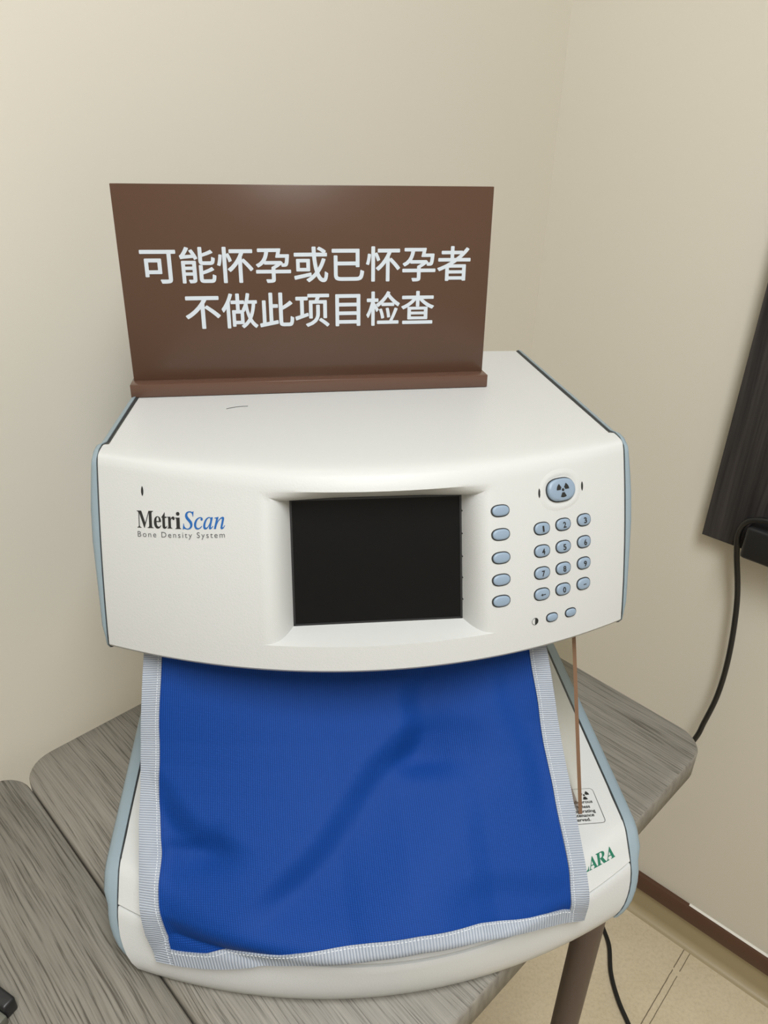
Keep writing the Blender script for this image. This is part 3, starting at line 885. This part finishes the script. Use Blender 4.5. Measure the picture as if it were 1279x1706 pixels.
mesh_obj('fabric', bm, M_CLOTH, apron, 60)
BW = 0.043                                          # webbing width in u
def binding(u0, u1, v0, v1, vert, dash_u):
    bm = bmesh.new()
    wob = lambda t: 0.0025 * 0.35 * math.sin(t * 23 + u0 * 9)
    if vert:
        fn = lambda a, b: (cl(u0 + (u1 - u0) * a + wob(b) * (a if u0 < 0.5 else 1 - a), v0 + (v1 - v0) * b), cn(u0 + (u1 - u0) * a, v0 + (v1 - v0) * b))
        uvf = lambda a, b: (a, b)
    else:
        fn = lambda a, b: (cl(u0 + (u1 - u0) * b, v0 + (v1 - v0 + 0.0016 * math.sin(47 * b) * math.sin(19 * b + 1)) * a + wob(b) * (1 - a)), cn(u0 + (u1 - u0) * b, v0 + (v1 - v0) * a))
        uvf = lambda a, b: (a, b)
    grid_mesh(bm, fn, 8, 110, uvf, (-0.0020, 0.0022))
    # stitching: short thread dashes near the inner edge
    nd = 105
    for k in range(nd):
        b0, b1 = (k + 0.2) / nd, (k + 0.72) / nd
        ps = []
        for b in (b0, (b0 + b1) / 2, b1):
            p, n = fn(dash_u, b); ps.append(p + n * 0.0023)
        add_tube(bm, ps, 0.00022, 6, 1)
    return mesh_obj('edge_binding', bm, [M_RIBBON, M_THREAD], apron, 60)
binding(-0.0, BW, 0.0, 1.0, True, 0.82)
binding(1 - BW, 1.0, 0.0, 1.0, True, 0.18)
binding(BW, 1 - BW, 0.952, 1.0, False, 0.16)

# ------------------------------------------------------------------ brown sign standing on the scanner
SIGN_M = DEV @ HM @ Matrix.Translation((-0.033, 0.135, 0.0026)) @ Matrix.Rotation(0.0515, 4, 'Z')
sign = thing('notice_stand', 'brown acrylic sign with two lines of white Chinese text on top of the scanner', 'sign', SIGN_M)
bm = bmesh.new()
add_box(bm, (0, 0.0145, 0.0052), (0.2934, 0.029, 0.0104))
bevel_all(bm, 0.0006, 2)
mesh_obj('sign_base', bm, M_SIGNBASE, sign, 40)
bm = bmesh.new()
add_box(bm, (0.0, 0.0145, 0.0835), (0.2900, 0.004, 0.1475))
bevel_all(bm, 0.0004, 2)
board = mesh_obj('sign_panel', bm, M_SIGN, sign, 40)
def cjk(body, x0, x1, z0, z1):
    bm = bmesh.new()
    b = 0.00042                                    # stroke weight added all round
    g = fit_box(text_geom(body, 1.0, res=5), x0 + b, x1 - b, z0 + b, z1 - b)
    for k, (dx, dz) in enumerate(((0, 0), (b, 0), (-b, 0), (0, b), (0, -b), (b * .7, b * .7), (-b * .7, b * .7), (b * .7, -b * .7), (-b * .7, -b * .7))):
        add_geom(bm, g, lambda v: Vector((v.x + dx, 0.0123 - 0.000012 * k, v.y + dz)))
    return mesh_obj('sign_lettering', bm, M_LETTER, board, recalc=False)
cjk('\u53ef\u80fd\u6000\u5b55\u6216\u5df2\u6000\u5b55\u8005', -0.1296, 0.1291, 0.0860, 0.1132)
cjk('\u4e0d\u505a\u6b64\u9879\u76ee\u68c0\u67e5', -0.0995, 0.1004, 0.0510, 0.0787)

# a dark hair lying on the scanner's top
bm = bmesh.new()
hp_ = [(-0.102, 0.093), (-0.097, 0.0965), (-0.092, 0.0985), (-0.086, 0.0990)]
add_tube(bm, [DEV @ HM @ Vector((x, y, 0.0027)) for x, y in [(p.x, p.y) for p in spline([(a, b, 0) for a, b in hp_], 6)]], 0.00022, 6)
tag(mesh_obj('loose_hair', bm, M_INKGREY), 'short dark hair lying on the white scanner top in front of the sign', 'hair')

# ------------------------------------------------------------------ dark panel on the right wall, box and cable
def wall_box(s0, s1, z0, z1, d0, d1, bev):
    bm = bmesh.new()
    # local: x along the wall, y up, z out of the wall
    add_box(bm, ((s0 + s1) / 2, (z0 + z1) / 2, (d0 + d1) / 2), (s1 - s0, z1 - z0, d1 - d0))
    if bev: bevel_all(bm, bev, 3)
    return bm
WMX = Matrix(((UW.x, 0, -NW.x, NW.x * CW), (UW.y, 0, -NW.y, NW.y * CW), (0, 1, 0, EYE), (0, 0, 0, 1)))
pn = mesh_obj('wall_panel', wall_box(-0.2632 * RS, 0.45, -0.5125 * RS, 0.40, 0.0, 0.021 * RS, 0.0008), M_DARKWOOD)
pn.matrix_world = WMX
tag(pn, 'dark wood-grain board fixed on the right wall above the cable', 'panel')
bx = mesh_obj('power_box', wall_box(-0.2060 * RS, -0.06, -0.5085 * RS, -0.4640 * RS, 0.0212 * RS, 0.052 * RS, 0.006), M_BLACK, None, 40)
bx.matrix_world = WMX
tag(bx, 'black plastic box at the lower edge of the dark wall board', 'power box')
def W(s, z, d): return WMX @ Vector((s * RS, z * RS, d * RS))
pts = [W(-0.150, -0.452, 0.050), W(-0.185, -0.4495, 0.050), W(-0.2075, -0.4600, 0.046), W(-0.2170, -0.4840, 0.034), W(-0.2150, -0.5150, 0.027), W(-0.2015, -0.577, 0.020), W(-0.1930, -0.633, 0.020), W(-0.1882, -0.692, 0.020), W(-0.1880, -0.746, 0.022), W(-0.1932, -0.796, 0.026), W(-0.1990, -0.834, 0.030)]
def G(x, y, z): return Vector((x * RS, y * RS, EYE + z * RS))
pts += [G(0.430, 0.825, -0.93), G(0.398, 0.815, -1.08), G(0.383, 0.815, -1.22), G(0.392, 0.806, -1.268)]
pts += [Vector((x * RS, y * RS, 0.0048)) for x, y in ((0.396, 0.770), (0.388, 0.724), (0.389, 0.682), (0.396, 0.646), (0.41, 0.58), (0.43, 0.48))]
bm = bmesh.new()
add_tube(bm, spline(pts, 8), 0.0043, 12)
tag(mesh_obj('power_cable', bm, M_CABLE, None, 60), 'black power cable hanging from the dark board down behind the table', 'cable')

# ------------------------------------------------------------------ black gadget at the edge of the left table
GM = Matrix.Translation((-0.2310, 0.2672, TABLE_Z)) @ Matrix.Rotation(math.radians(-28), 4, 'Z')
gd = thing('black_gadget', 'small black plastic gadget with a grey band lying on the left table', 'gadget', GM)
bm = bmesh.new(); add_box(bm, (-0.035, 0.0, 0.0065), (0.07, 0.009, 0.013)); bevel_all(bm, 0.002, 3)
mesh_obj('body', bm, M_BLACK, gd, 40)
bm = bmesh.new(); add_box(bm, (-0.0160, -0.0078, 0.004), (0.036, 0.0062, 0.008)); bevel_all(bm, 0.001, 2)
mesh_obj('band', bm, m_plastic('smoky_grey_plastic', (0.11, 0.11, 0.09), 0.3, 0.02), gd, 40)
bm = bmesh.new(); add_box(bm, (-0.038, -0.0161, 0.0045), (0.06, 0.010, 0.009)); bevel_all(bm, 0.001, 2)
mesh_obj('strap', bm, M_BLACK, gd, 40)
bm = bmesh.new(); add_box(bm, (-0.0140, -0.0046, 0.0100), (0.008, 0.0006, 0.0018))
mesh_obj('white_mark', bm, M_LETTER, gd)
